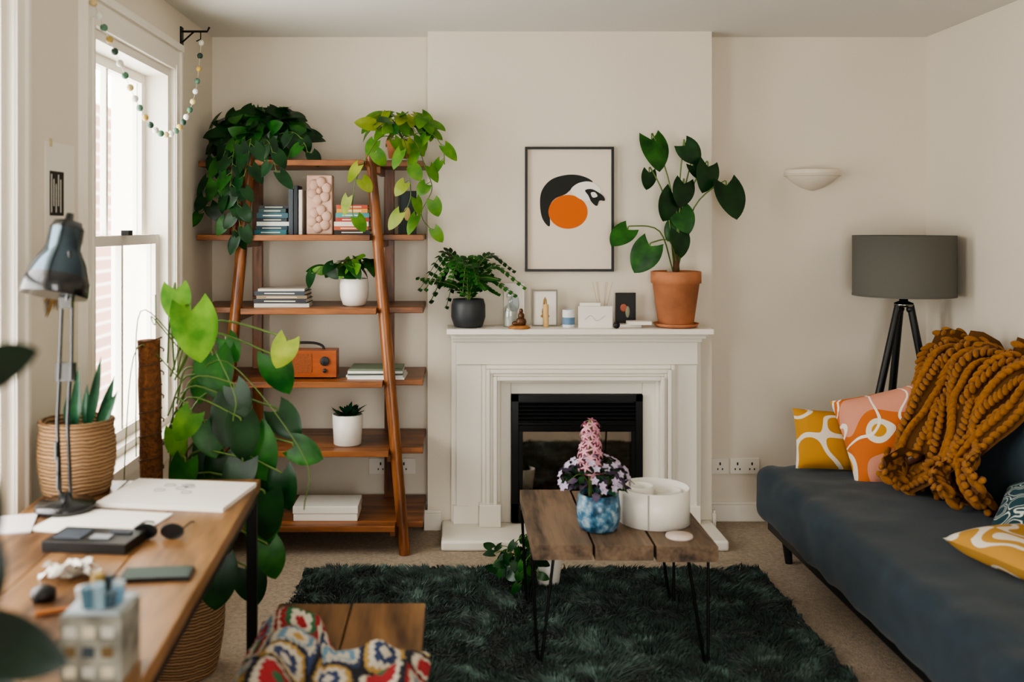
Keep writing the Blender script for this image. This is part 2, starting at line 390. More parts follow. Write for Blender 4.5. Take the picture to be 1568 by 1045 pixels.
# ------------------------------------------------ shelf contents
def hexmat(h,_c={}):
    if h not in _c: _c[h]=mat('cover_'+h[1:],h,.55)
    return _c[h]
def hbook(b,cx,cy,z,w,d,h,col,rot=0):
    M=Matrix.Translation((cx,cy,z))@Matrix.Rotation(rot,4,'Z')
    m=hexmat(col); b.box(-w/2,w/2,-d/2,d/2,0,.003,m,M); b.box(-w/2,w/2,-d/2,d/2,h-.003,h,m,M); b.box(-w/2+.0005,w/2-.0005,-d/2-.0003,-d/2+.003,0,h,m,M)
    b.box(-w/2+.004,w/2-.004,-d/2+.003,d/2-.005,.003,h-.003,M_pages,M)
    if h>.014: b.box(-w*.3,w*.3,-d/2-.0009,-d/2,h*.35,h*.6,hexmat('#d8d2c0'),M)
def stack(name,cx,cy,z,items,d=.16):
    b=MB()
    for w,h,c in items: hbook(b,cx+R(-.006,.006),cy,z,w,d,h-.0004,c,R(-.05,.05)); z+=h
    b.obj(name)
def sx(px,y): return (px-700)*y/1524
z2=1.485
stack('book_stack',sx(420,4.82),4.84,z2,[(.155,.022,'#1f6a74'),(.15,.02,'#1d3e4a'),(.155,.02,'#cfd8d2'),(.14,.018,'#1f2b33'),(.15,.024,'#2b5560'),(.13,.02,'#2d4b4a'),(.14,.016,'#23282c')])
stack('book_stack',sx(541,4.82),4.84,z2,[(.17,.022,'#222222'),(.165,.018,'#b9542f'),(.165,.022,'#dcd4c4'),(.16,.02,'#a33a2a'),(.16,.022,'#3f8d8d'),(.15,.02,'#c98f3c'),(.15,.018,'#b34a30')])
b=MB()
for i,(px,w,h,c) in enumerate([(448.5,.022,.22,'#3c444a'),(456,.018,.235,'#20262b'),(463,.016,.215,'#d4cfc4')]):
    x=sx(px,4.82); m=hexmat(c); b.box(x-w/2,x+w/2,4.76,4.90,z2,z2+h,m); b.box(x-w/2+.003,x+w/2-.003,4.765,4.903,z2+.003,z2+h-.0035,M_pages)
b.obj('upright_books',bevel=.001)
M_pink=mat('blush_ceramic','#c2a08c',.7,var=.05)
b=MB(); xc=sx(491,4.8); yb=4.76
b.box(xc-.062,xc+.062,yb,yb+.06,z2,z2+.285,M_pink)
for zc in(z2+.075,z2+.21):
    for k in range(6):
        a=k*pi/3+.3; b.ell((xc+.036*math.cos(a),yb-.002,zc+.043*math.sin(a)),(.026,.014,.026),M_pink,12,8)
    b.ell((xc,yb-.003,zc),(.016,.018,.016),M_pink,12,8)
b.obj('flower_relief_ornament',bevel=.008,seg=3)
M_red=mat('red_candle_glass','#7a2a22',.3)
b=MB(); b.lathe([(.02,0),(.024,.005),(.024,.07),(.02,.075),(.019,.06),(0,.06)],(sx(363,4.85),4.80,z2),M_red,20); b.obj('votive_candle')
b=MB(); xc=sx(624,4.95); 
for a in((-.045,-.037,0,.215),(.037,.045,0,.215),(-.037,.037,0,.01),(-.037,.037,.205,.215)): b.box(xc+a[0],xc+a[1],4.93,4.95,z2+a[2],z2+a[3],M_blk)
b.box(xc-.04,xc+.04,4.938,4.948,z2+.005,z2+.21,hexmat('#1d2a2b'))
b.ell((xc,4.937,z2+.1),(.018,.002,.035),hexmat('#c9b070')); b.obj('small_framed_print')
stack('book_stack',sx(434,4.8),4.82,1.14,[(.26,.018,'#d8d4ca'),(.25,.022,'#23262b'),(.24,.016,'#8b7a60'),(.24,.02,'#2b3540'),(.22,.012,'#c5bfb2')],.18)
stack('magazine_stack',sx(577,4.76),4.80,.80,[(.27,.010,'#e8e6e0'),(.27,.01,'#d8d8d0'),(.26,.008,'#3a4a40'),(.26,.012,'#e4e0d8'),(.25,.01,'#6a7a60')],.19)
# radio
M_rad=wood('radio_wood','#7a3412','#ac581f','x',.35,5)
b=MB(); xc=sx(467,4.76); z=.80
b.box(xc-.155,xc+.155,4.72,4.83,z+.008,z+.135,M_rad); b.box(xc-.10,xc+.04,4.7175,4.7205,z+.03,z+.12,mat('radio_grille','#8d4b22',.7,bump=.8,bscale=200)); 
b.lathe([(.022,0),(.022,.01),(.0,.012)],(xc+.10,4.72,z+.085),M_blk,18,Matrix.Rotation(pi/2,4,'X')); b.lathe([(.01,0),(.01,.01),(.0,.012)],(xc+.10,4.72,z+.04),M_blk,14,Matrix.Rotation(pi/2,4,'X'))
for dx in(-.12,.12): b.box(xc+dx-.012,xc+dx+.012,4.74,4.81,z,z+.01,M_blk)
b.tube(spl([(xc-.09,4.775,z+.133),(xc-.08,4.775,z+.152),(xc-.04,4.775,z+.165),(xc+.04,4.775,z+.165),(xc+.08,4.775,z+.152),(xc+.09,4.775,z+.133)],5),.006,M_blk,8)
b.obj('wooden_radio',bevel=.012,seg=4)
b=MB(); xc=sx(500,4.7); b.box(xc-.150,xc+.150,4.66,4.86,.143,.178,M_paper); b.box(xc-.153,xc+.153,4.657,4.863,.178,.212,M_wpot); b.obj('white_storage_box',bevel=.003)

# -------------------------------------------------- plants
def pot(b,c,r0,r1,h,m,rim=0,t=.006):
    pr=[(r0*.92,0),(r0,.004)]
    if rim: pr+=[(r1*.93,h-rim),(r1,h-rim+.002)]
    pr+=[(r1,h-.002),(r1-t,h),(r1-t,h-.02),(0,h-.02)]
    b.lathe(pr,c,m,36); b.lathe([(r1-t-.002,0),(0,.004)],(c[0],c[1],c[2]+h-.018),M_soil,24)
def clampv(p,xmin=-1.235,ymax=5.12): return V((max(p[0],xmin),min(p[1],ymax),p[2]))
def dome(b,c,r,count,size,mats,heart=True,low=-.1,hmin=.55,ratio=.8):
    c=V(c)
    for i in range(count):
        a=R(0,2*pi); e=R(low,1); k=math.sqrt(max(0,1-min(1,abs(e))**2)); q=R(hmin,1)
        o=V((math.cos(a)*k*r[0],math.sin(a)*k*r[1],e*r[2]))*q
        p=clampv(c+o); n=V((o.x/r[0]+R(-.4,.4),o.y/r[1]-.6,o.z/r[2]+R(.1,.7))); d=V((math.cos(a)+R(-.8,.8),math.sin(a)*.7+R(-.5,.4),R(-1.1,.3)))
        L=size*R(.7,1.25); q2=p+d.normalized()*L
        if q2.x<-1.25 or q2.y>5.13: d=V((-d.x*.3,-abs(d.y),d.z))
        b.leaf(p,d,n,L,L*ratio,random.choice(mats),heart=heart,droop=R(.1,.4))
        if i%3==0: b.tube(spl([c+V((0,0,-r[2]*.3)),c+o*.5+V((0,0,.02)),p],4),.0018,M_stem,5)
def vine(b,pts,size,mats,step=.045,ratio=.8,r=.0022):
    P=spl(pts,8); b.tube(P,r,M_stem,5); acc=0; k=0
    for i in range(1,len(P)):
        acc+=(P[i]-P[i-1]).length
        if acc>step:
            acc=0;k+=1; sd=V((1 if k%2 else -1,R(-.8,-.2),R(-.9,-.2)))
            p=clampv(P[i]); e=p+sd.normalized()*size*.35; b.tube([p,e],r*.7,M_stem,5)
            d=V((sd.x*R(.3,.9),R(-.3,.1),-1)); e=clampv(e)
            b.leaf(e,d,V((sd.x*.3+R(-.4,.4),-1,R(.1,.6))),size*R(.75,1.2),size*ratio*R(.8,1.1),random.choice(mats),droop=R(.05,.35))
# dense pothos on top of shelf
b=MB(); pot(b,(-1.0,4.92,1.84),.055,.075,.13,M_wpot); c=(-.985,4.93,1.98)
dome(b,c,(.25,.14,.15),135,.095,[L_dk,L_dk,L_md,L_dk],low=-.4)
for pts in([(-1.0,4.86,1.95),(-1.12,4.8,1.92),(-1.17,4.78,1.8),(-1.19,4.78,1.68),(-1.22,4.78,1.60)],
           [(-1.0,4.86,1.95),(-1.05,4.74,1.93),(-1.06,4.68,1.78),(-1.07,4.68,1.64),(-1.05,4.68,1.50)],
           [(-1.0,4.86,1.95),(-.98,4.72,1.93),(-.99,4.68,1.8),(-1.03,4.67,1.65),(-1.01,4.67,1.46)],
           [(-1.0,4.86,1.95),(-.9,4.74,1.93),(-.86,4.69,1.82),(-.85,4.68,1.76)],
           [(-.95,4.86,1.95),(-.8,4.8,1.98),(-.73,4.76,1.92),(-.71,4.74,1.86)],
           [(-1.05,4.86,1.95),(-1.1,4.76,1.9),(-1.12,4.7,1.78),(-1.12,4.7,1.68)]):
    vine(b,pts,.085,[L_dk,L_md,L_dk],.04)
b.obj('trailing_pothos')
# golden pothos
b=MB(); pot(b,(-.285,4.9,1.848),.05,.066,.10,M_terra,rim=.02); b.lathe([(.05,0),(.075,.003),(.085,.012),(.08,.012),(0,.006)],(-.285,4.9,1.84),M_wpot,28)
dome(b,(-.27,4.88,1.99),(.19,.13,.11),46,.085,[L_br,L_yl,L_md,L_br],low=.08)
for pts in([(-.28,4.85,1.95),(-.2,4.76,1.93),(-.15,4.74,1.8),(-.12,4.74,1.7),(-.17,4.74,1.58),(-.10,4.74,1.48)],
           [(-.28,4.85,1.95),(-.36,4.73,1.95),(-.42,4.68,1.86),(-.47,4.66,1.75),(-.49,4.66,1.62),(-.48,4.66,1.52)],
           [(-.28,4.85,1.95),(-.25,4.74,1.93),(-.23,4.68,1.8),(-.22,4.67,1.65),(-.28,4.67,1.55)],
           [(-.28,4.85,1.95),(-.14,4.8,1.98),(-.07,4.76,1.9),(-.06,4.76,1.82)]):
    vine(b,pts,.085,[L_br,L_yl,L_br],.075)
b.obj('golden_pothos')
# shelf 3 plant
b=MB(); xc=sx(542,4.78); b.lathe([(.035,0),(.055,.008),(.068,.05),(.07,.1),(.066,.132),(.06,.134),(.06,.115),(0,.115)],(xc,4.80,1.14),M_wpot,36); b.lathe([(.058,0),(0,.003)],(xc,4.8,1.256),M_soil,24)
dome(b,(xc-.03,4.8,1.31),(.13,.09,.085),26,.07,[L_md,L_br,L_dk],low=0); vine(b,[(xc,4.8,1.26),(xc-.08,4.76,1.34),(xc-.15,4.74,1.33),(xc-.19,4.72,1.28)],.07,[L_md,L_dk],.05)
b.obj('potted_philodendron')
# succulent
b=MB(); xc=sx(531,4.72); pot(b,(xc,4.76,.483),.066,.073,.145,M_wpot)
for i in range(60):
    a=R(0,2*pi); r=R(0,.055); e=R(.3,1.2); b.leaf((xc+r*.9*math.cos(a),4.76+r*.9*math.sin(a),.61+R(0,.02)),(math.cos(a)*.8,math.sin(a)*.8,e),(-math.cos(a),-math.sin(a),.6),R(.04,.07),.022,random.choice([L_dk,L_blue,L_md]),heart=False)
b.obj('potted_succulent')
# mantel fern in charcoal pot
b=MB(); fx,fy,fz=.055,4.885,1.03; b.lathe([(.055,0),(.07,.005),(.084,.05),(.083,.11),(.075,.138),(.068,.138),(.068,.12),(0,.12)],(fx,fy,fz),M_gpot,36); b.lathe([(.066,0),(0,.004)],(fx,fy,fz+.121),M_soil,24)
for k in range(19):
    a=2*pi*k/19+R(-.12,.12); ln=R(.17,.28); hh=R(.07,.24)
    ca,sa=math.cos(a),math.sin(a)*.6
    if sa>0: sa*=.35
    top=V((fx+ca*ln*.5,fy+sa*ln*.5,fz+.13+hh)); end=V((fx+ca*ln,fy+sa*ln,fz+.13+hh*.75-R(-.05,.15)))
    P=spl([(fx,fy,fz+.12),(fx+ca*ln*.2,fy+sa*ln*.2,fz+.13+hh*.7),top,end],5); b.tube(P,.002,M_stem,5)
    mm=random.choice([L_md,L_md,L_dk])
    for i in range(2,len(P)):
        t=(P[i]-P[i-1]).normalized(); w=.026*math.sin(pi*min(.93,(i/len(P))**.8))+.008
        sd=t.cross(V((0,-.5,1))); 
        if sd.length<.1: sd=V((0,1,0))
        sd.normalize()
        for q in(-1,1): b.leaf(P[i],sd*q+t*.7,(0,-.6,1),w*1.3,.024,mm,heart=False,n=3)
b.obj('potted_fern')
# mantel climbing philodendron
b=MB(); px,py,pz=1.075,4.89,1.03
b.lathe([(.07,0),(.098,.004),(.112,.02),(.106,.02),(.09,.008),(0,.008)],(px,py,pz),M_terra,36)
pot(b,(px,py,pz+.01),.085,.122,.265,M_terra,rim=.06,t=.01)
b.tube([(px,py,pz+.24),(px+.005,py,pz+.62)],[.017,.013],M_brown,10)
def climber(b,root,leaves,W=.9):
    for (x,y,z,L,ang,m) in leaves:
        tip=V((math.cos(math.radians(ang)),R(-.35,-.05),math.sin(math.radians(ang)))).normalized()
        base=V((x,y,z))-tip*L*.45; r0=V(root); r0=V((r0.x+R(-.02,.02),r0.y,r0.z+R(0,.06)))
        dx=base.x-r0.x
        mid=(r0+base)/2+V((-dx*.18,-.01,.05+abs(dx)*.2))
        b.tube(spl([r0,mid,base+V((-dx*.08,.005,.018)),base],5),[.0036]*15+[.003],M_stem,6)
        b.leaf(base,tip,V((R(-.45,.45),-1,R(.0,.6))),L,L*W,m,lobe=.28,droop=R(.05,.25),n=10)
climber(b,(px,py,pz+.25),[(px-.10,4.86,1.885,.16,-72,L_md),(px+.07,4.86,1.88,.115,-50,L_dk),(px+.14,4.84,1.76,.13,-100,L_dk),(px+.255,4.82,1.65,.175,-75,L_dk),
 (px-.045,4.84,1.62,.14,-110,L_dk),(px-.285,4.82,1.475,.12,-140,L_md),(px-.175,4.82,1.37,.15,-120,L_md),(px-.14,4.86,1.75,.085,-95,L_dk),(px+.01,4.82,1.44,.12,-80,L_dk),(px+.03,4.84,1.55,.12,-70,L_md),(px-.02,4.87,1.5,.1,-120,L_md),(px+.10,4.87,1.79,.085,-60,L_dk),(px+.02,4.83,1.68,.12,-100,L_dk)],.98)
b.obj('potted_monstera')
# mantel ornaments
M_clr=glassmat('clear_glass',.15,(.9,.93,.93))
def frame(name,x0,x1,z0,z1,y,mf,mp,w=.008,dec=None):
    b=MB()
    for a in((x0,x0+w,z0,z1),(x1-w,x1,z0,z1),(x0+w,x1-w,z0,z0+w),(x0+w,x1-w,z1-w,z1)): b.box(a[0],a[1],y,y+.015,a[2],a[3],mf)
    b.box(x0+w,x1-w,y+.006,y+.012,z0+w,z1-w,mp)
    if dec: dec(b)
    b.obj(name)
def dec1(b):
    for z,w,h in((1.10,.02,.03),(1.14,.012,.04),(1.08,.028,.012)): b.ell((.435,4.927,z),(w,.002,h),hexmat('#9a7a4a'))
frame('small_picture_frame',.372,.497,1.03,1.21,4.92,mat('frame_pewter','#6d675c',.4,.6),M_paper,.007,dec1)
frame('postcard_frame',.235,.335,1.03,1.24,4.965,M_white,M_paper,.005,lambda b:b.ell((.285,4.97,1.14),(.025,.002,.05),hexmat('#b9c0c4')))
b=MB(); b.lathe([(.03,0),(.034,.004),(.034,.09),(.03,.10),(.012,.115),(.012,.14),(.02,.145),(.02,.16),(.012,.175),(0,.176)],(.262,4.89,1.03),M_clr,24); b.lathe([(.028,.0),(.028,.07),(0,.07)],(.262,4.89,1.035),mat('bottle_liquid','#c8c9c0',.3),20); b.obj('glass_bottle')
b=MB(); b.lathe([(.05,0),(.055,.006),(.04,.014),(0,.014)],(.30,4.82,1.03),mat('driftwood','#a9713a',.6,var=.3,vscale=20),24)
mb=mat('bronze_figure','#5b3c22',.4,.3)
b.ell((.31,4.82,1.062),(.026,.018,.024),mb); b.ell((.31,4.82,1.09),(.016,.013,.02),mb); b.ell((.31,4.82,1.115),(.01,.01,.012),mb); b.ell((.285,4.82,1.055),(.02,.012,.012),mb); b.obj('seated_figurine')
b=MB(); b.lathe([(.012,0),(.014,.003),(.014,.11),(.003,.113),(.001,.125)],(.435,4.88,1.03),mat('beeswax_candle','#d8b27a',.5),18); b.obj('pillar_candle')
b=MB(); b.lathe([(.028,0),(.03,.003),(.03,.085),(.027,.088),(.026,.07),(0,.07)],(.545,4.87,1.03),hexmat('#dcdde0'),24); b.lathe([(.0305,.0),(.0305,.035)],(.545,4.87,1.045),hexmat('#5f7f9c'),24); b.obj('candle_jar')
b=MB(); b.lathe([(.03,0),(.034,.004),(.034,.05),(.014,.065),(.014,.08),(.01,.08)],(.72,4.93,1.03),M_clr,20)
for k in range(6): a=k; b.tube([(.72,4.93,1.04),(.72+.05*math.cos(a),4.93+.02*math.sin(a),1.25)],.0015,hexmat('#c9b48c'),5)
b.obj('reed_diffuser')
b=MB(); b.box(.59,.755,4.84,4.855,1.03,1.135,M_paper); b.tube(spl([(.62,4.839,1.07),(.65,4.839,1.09),(.68,4.839,1.065),(.72,4.839,1.09)],6),.001,hexmat('#8a94a0'),4); b.box(.60,.70,4.86,4.875,1.03,1.15,M_white); b.obj('greeting_card')
frame('dark_art_card',.785,.885,1.045,1.195,4.93,M_blk,hexmat('#1a1b1c'),.004,lambda b:(b.ell((.825,4.935,1.12),(.018,.002,.02),hexmat('#b0604a')),b.ell((.845,4.935,1.10),(.012,.002,.03),hexmat('#8b8f7a'))))
b=MB(); b.box(.775,.90,4.86,4.96,1.03,1.045,M_wpot); b.box(.83,.945,4.83,4.90,1.045,1.062,M_paper); b.obj('white_gift_box',bevel=.002)
b=MB(); b.ell((.77,4.81,1.047),(.017,.017,.017),M_blk,16,10); b.obj('black_pebble')

# ---------------------------------------------------------------- rug
m,nt,p=newmat('green_shag'); vec=coords(nt)
n=nt.nodes.new('ShaderNodeTexNoise'); n.inputs['Scale'].default_value=9; n.inputs['Detail'].default_value=8; n.inputs['Roughness'].default_value=.7; nt.links.new(vec,n.inputs['Vector'])
nt.links.new(ramp(nt,n.outputs['Fac'],[(.38,lin('#15231e')),(.52,lin('#283e36')),(.66,lin('#647d72'))]),p.inputs['Base Color']); p.inputs['Roughness'].default_value=.9; p.inputs['Sheen Weight'].default_value=.25
M_shag=m
b=MB(); RX0,RX1,RY0,RY1=-.67,1.33,2.95,4.39
b.box(RX0+.01,RX1-.01,RY0+.01,RY1-.01,0,.012,M_shag)
vs=[];fs=[]
for i in range(90000):
    x=R(RX0,RX1);y=R(RY0,RY1); q=noise.noise_vector(V((x*5,y*5,0))); q2=noise.noise_vector(V((x*13,y*13,3)))
    h=R(.014,.03)+.012*q2.z; lx_=(q.x*.9+q2.x*1.0)*.045+R(-.01,.01); ly=(q.y*.9+q2.y*1.0)*.045+R(-.01,.01); a=R(0,pi); w=R(.002,.004)
    o=len(vs); ca,sa=w*math.cos(a),w*math.sin(a)
    vs+= [(x-ca,y-sa,.01),(x+ca,y+sa,.01),(x+lx_*.4+ca*.8,y+ly*.4+sa*.8,.01+h*.6),(x+lx_*.4-ca*.8,y+ly*.4-sa*.8,.01+h*.6),(x+lx_,y+ly,.01+h)]
    fs+= [(o,o+1,o+2,o+3),(o+3,o+2,o+4)]
b.add(vs,fs,M_shag,False); b.obj('shag_rug')

# ---------------------------------------------------------------- coffee table
b=MB(); z=.44; xs=[(.258,.461),(.470,.668),(.677,.885)]; yo=[(3.39,4.10),(3.385,4.08),(3.37,4.09)]
for (a,c),(d,e) in zip(xs,yo): b.box(a,c,d,e,z-.052,z,M_old)
b.box(.28,.86,3.5,3.56,z-.07,z-.052,M_old); b.box(.28,.86,3.93,3.99,z-.07,z-.052,M_old)
for (x,y,dx) in((.30,3.47,1),(.84,3.47,-1),(.30,4.02,1),(.84,4.02,-1)):
    fx=x-dx*.015 if dx>0 else x+.02
    b.box(x-.045,x+.045,y-.03,y+.03,z-.056,z-.052,M_black)
    P=spl([(x-.04,y-.01,z-.055),(fx-.007,y-.03,.03),(fx,y-.033,.018),(fx+.007,y-.03,.03),(x+.04,y+.02,z-.055)],8); b.tube(P,.0055,M_black,8)
b.obj('coffee_table',bevel=.006)
# flower pot
m,nt,p=newmat('blue_glaze'); vec=coords(nt); n=nt.nodes.new('ShaderNodeTexNoise'); n.inputs['Scale'].default_value=30; n.inputs['Detail'].default_value=6; nt.links.new(vec,n.inputs['Vector'])
nt.links.new(ramp(nt,n.outputs['Fac'],[(.38,lin('#24465e')),(.54,lin('#4f7d99')),(.70,lin('#a9bcc2'))]),p.inputs['Base Color']); p.inputs['Roughness'].default_value=.25; M_bg=m
b=MB(); fx,fy,fz=.507,3.57,.44
b.lathe([(.055,0),(.066,.004),(.078,.04),(.079,.08),(.072,.128),(.066,.13),(.066,.11),(0,.11)],(fx,fy,fz),M_bg,40); b.lathe([(.064,0),(0,.003)],(fx,fy,fz+.112),M_soil,20)
for i in range(90):
    a=R(0,2*pi); e=R(-.3,1); k=math.sqrt(1-e*e); rr=R(.5,1); p0=V((fx+math.cos(a)*k*.10*rr-.01,fy+math.sin(a)*k*.09*rr,fz+.17+e*.08*rr))
    b.leaf(p0,(math.cos(a),math.sin(a),R(-.5,.8)),(0,-.4,1),R(.03,.055),R(.02,.035),random.choice([L_pur,L_pur,L_blue,L_dk,L_fg]),wave=.15,heart=False,n=5)
M_lil=mat('lilac_petal','#b3a6bd',.7)
for i in range(55):
    a=R(0,2*pi); e=R(-.2,1); k=math.sqrt(1-e*e); c0=V((fx-.015+math.cos(a)*k*.125,fy+math.sin(a)*k*.105,fz+.175+e*.09))
    o=V((math.cos(a)*k,math.sin(a)*k-.3,e+.3)).normalized(); s0=o.orthogonal().normalized()
    for q in range(5):
        s1=s0.copy(); s1.rotate(Matrix.Rotation(q*2*pi/5,3,o)); b.leaf(c0,s1+o*.4,o,.016,.012,M_lil,heart=False,n=3)
for k in range(7):
    a=k*.9; b.tube(spl([(fx,fy,fz+.1),(fx+.07*math.cos(a),fy+.06*math.sin(a),fz+.2),(fx+.13*math.cos(a),fy+.1*math.sin(a),fz+.16+.02*(k%3))],5),.0014,M_stem,5)
hx=fx-.03; b.tube([(hx,fy,fz+.1),(hx,fy,fz+.39)],.007,M_stem,8)
M_hy=mat('hyacinth_pink','#cf93a1',.6,var=.15,vscale=60); M_hy2=mat('hyacinth_deep_pink','#a85c70',.6)
for i in range(46):
    t=i/46; z=fz+.20+.19*t+R(-.005,.005); a=i*2.4; r=(.045-.022*t**1.5)*R(.75,1.1); c=V((hx+r*math.cos(a),fy+r*math.sin(a),z))
    o=V((math.cos(a),math.sin(a),.1+.8*t)).normalized(); s0=o.orthogonal().normalized(); ph=R(0,1)
    for q in range(6):
        s1=s0.copy(); s1.rotate(Matrix.Rotation(q*2*pi/6+ph,3,o)); b.leaf(c,o*.35+s1,o,.021,.0075,M_hy,heart=False,n=4,droop=.5)
    b.tube([(hx,fy,z-.012),c],[.003,.0055],M_hy2,6)
b.obj('hyacinth_planter')
# white round organiser with inner compartments
b=MB(); cx,cy=.725,3.66
def ring(b,c,r,h,t,m,n=48):
    b.lathe([(r-t,0),(r,.002),(r,h),(r-t,h),(r-t,.01),(0,.01)],c,m,n)
ring(b,(cx,cy,.44),.128,.13,.006,M_wpot)
ring(b,(cx-.055,cy-.005,.45),.05,.125,.004,M_wpot); ring(b,(cx+.055,cy+.03,.45),.05,.10,.004,M_wpot)
b.tube([(cx-.045,cy-.1215,.445),(cx-.045,cy-.1215,.568)],.0025,hexmat('#a8a49a'),6)
b.obj('round_white_organiser')
b=MB(); b.lathe([(.046,0),(.048,.003),(.046,.009),(0,.009)],(.775,3.475,.44),mat('coaster_stone','#d8c6bd',.6,var=.1,vscale=30),32); b.obj('coaster')
# plant under table
b=MB(); pot(b,(.385,4.2,.012),.045,.06,.13,M_wpot)
dome(b,(.25,4.16,.13),(.13,.12,.09),60,.045,[L_md,L_dk,L_dk],low=-.6,hmin=.3)
vine(b,[(.385,4.2,.14),(.33,4.16,.24),(.25,4.13,.22),(.2,4.12,.12)],.045,[L_md,L_dk],.02); vine(b,[(.385,4.2,.14),(.35,4.13,.2),(.28,4.06,.16),(.26,4.04,.08)],.045,[L_md,L_dk],.02)
b.obj('trailing_ivy_pot')

# ---------------------------------------------------------------- sofa
def rbox(b,x0,x1,y0,y1,z0,z1,r,m,n=(10,28,5),puff=0,nz=.006,M=None):
    c=V(((x0+x1)/2,(y0+y1)/2,(z0+z1)/2)); h=V(((x1-x0)/2,(y1-y0)/2,(z1-z0)/2)); 
    def grid(fn,nu,nv):
        vs=[];fs=[]
        for i in range(nu+1):
            for j in range(nv+1): vs.append(fn(-1+2*i/nu,-1+2*j/nv))
        for i in range(nu):
            for j in range(nv): a=i*(nv+1)+j; fs.append((a,a+1,a+nv+2,a+nv+1))
        return vs,fs
    def warp(p):
        q=V((p[0]*h.x,p[1]*h.y,p[2]*h.z)); inner=V((max(-h.x+r,min(h.x-r,q.x)),max(-h.y+r,min(h.y-r,q.y)),max(-h.z+r,min(h.z-r,q.z))))
        d=q-inner
        if d.length>1e-6: q=inner+d.normalized()*min(r,d.length)
        if puff: q.z+= puff*(1-p[0]**2)*(1-p[1]**4)*(1 if p[2]>0 else 0)
        w=c+q; k=noise.noise(w*7)*nz+noise.noise(w*19)*nz*.4; q=q+ (d.normalized() if d.length>1e-6 else V((0,0,1)))*k
        w=c+q
        return (M@w) if M is not None else w
    def dn(t): return math.copysign(abs(t)**.7,t)
    for ax in range(3):
        for sg in(-1,1):
            o=[i for i in range(3) if i!=ax]
            def fn(u,v):
                p=[0,0,0];p[ax]=sg;p[o[0]]=dn(u);p[o[1]]=dn(v);return warp(p)
            vs,fs=grid(fn,n[o[0]],n[o[1]])
            flip=(sg>0)==(ax==1)
            b.add(vs,[f if not flip else f[::-1] for f in fs],m,True)
b=MB()
rbox(b,1.376,2.2,2.3,4.64,.17,.425,.07,M_sofa,(24,60,12),puff=.015,nz=.012)
Mb=Matrix.Translation((2.09,0,.40))@Matrix.Rotation(math.radians(16),4,'Y')@Matrix.Translation((-2.09,0,-.40))
rbox(b,2.02,2.17,2.3,4.60,.36,.93,.06,M_sofa,(8,60,24),M=Mb)
for y in(4.5,2.42):
    for x in(1.50,2.15): b.tube([(x,y,0),(x-.02,y,.19)],[.016,.026],M_blk,12)
b.box(1.42,2.15,2.4,4.55,.14,.19,M_blk)
b.obj('teal_sofa')
def pillow(name,c,w,h,t,m,rot,n=26):
    b=MB(); vs=[];fs=[]
    for sg in(-1,1):
        o=len(vs)
        for i in range(n+1):
            for j in range(n+1):
                u=-1+2*i/n;v=-1+2*j/n
                k=(max(0,1-u**4)*max(0,1-v**4))**.55
                x=u*w/2*(1-.05*(1-abs(v)**2)) ; y=v*h/2*(1-.05*(1-abs(u)**2))
                z=sg*t/2*k*(1+.16*noise.noise(V((u*2,v*2,sg*3+w*7))))
                vs.append((x,y,z))
        for i in range(n):
            for j in range(n):
                a=o+i*(n+1)+j; f=(a,a+n+1,a+n+2,a+1); fs.append(f if sg>0 else f[::-1])
    b.add(vs,fs,m,True)
    ob=b.obj(name,origin=(0,0,0)); ob.location=c; ob.rotation_euler=rot; return ob
PY=patternmat('cushion_yellow_print',[(0,'#b98224'),(.47,'#ddd2c0'),(.55,'#b98224')],7,seed=5.3)
PO=patternmat('cushion_orange_print',[(0,'#c58a26'),(.34,'#e0d6c6'),(.39,'#c4682a'),(.50,'#cf8f76')],4.2,line='#ece4d6',lscale=5,levels=(.43,.54),linew=.02,seed=3.1,grad=1.1)
PB=patternmat('cushion_mustard_cream_print',[(0,'#b98a3a'),(.42,'#ddd4c2'),(.50,'#b98a3a'),(.60,'#ddd4c2')],8,seed=4)
PT=patternmat('cushion_teal_print',[(0,'#1b3f48'),(.5,'#1f454d')],12,line='#cfd4cc',lscale=16,seed=3,linew=.022)
pillow('throw_pillow',(1.715,4.46,.565),.40,.27,.12,PY,(math.radians(68),math.radians(2),math.radians(-6)))
pillow('throw_pillow',(1.865,4.28,.625),.40,.40,.13,PO,(math.radians(66),math.radians(-16),math.radians(-18)))
pillow('throw_pillow',(1.83,3.18,.485),.38,.34,.11,PB,(math.radians(4),math.radians(3),math.radians(25)))
pillow('throw_pillow',(2.06,3.47,.54),.34,.30,.11,PT,(math.radians(25),math.radians(-14),math.radians(-50)))
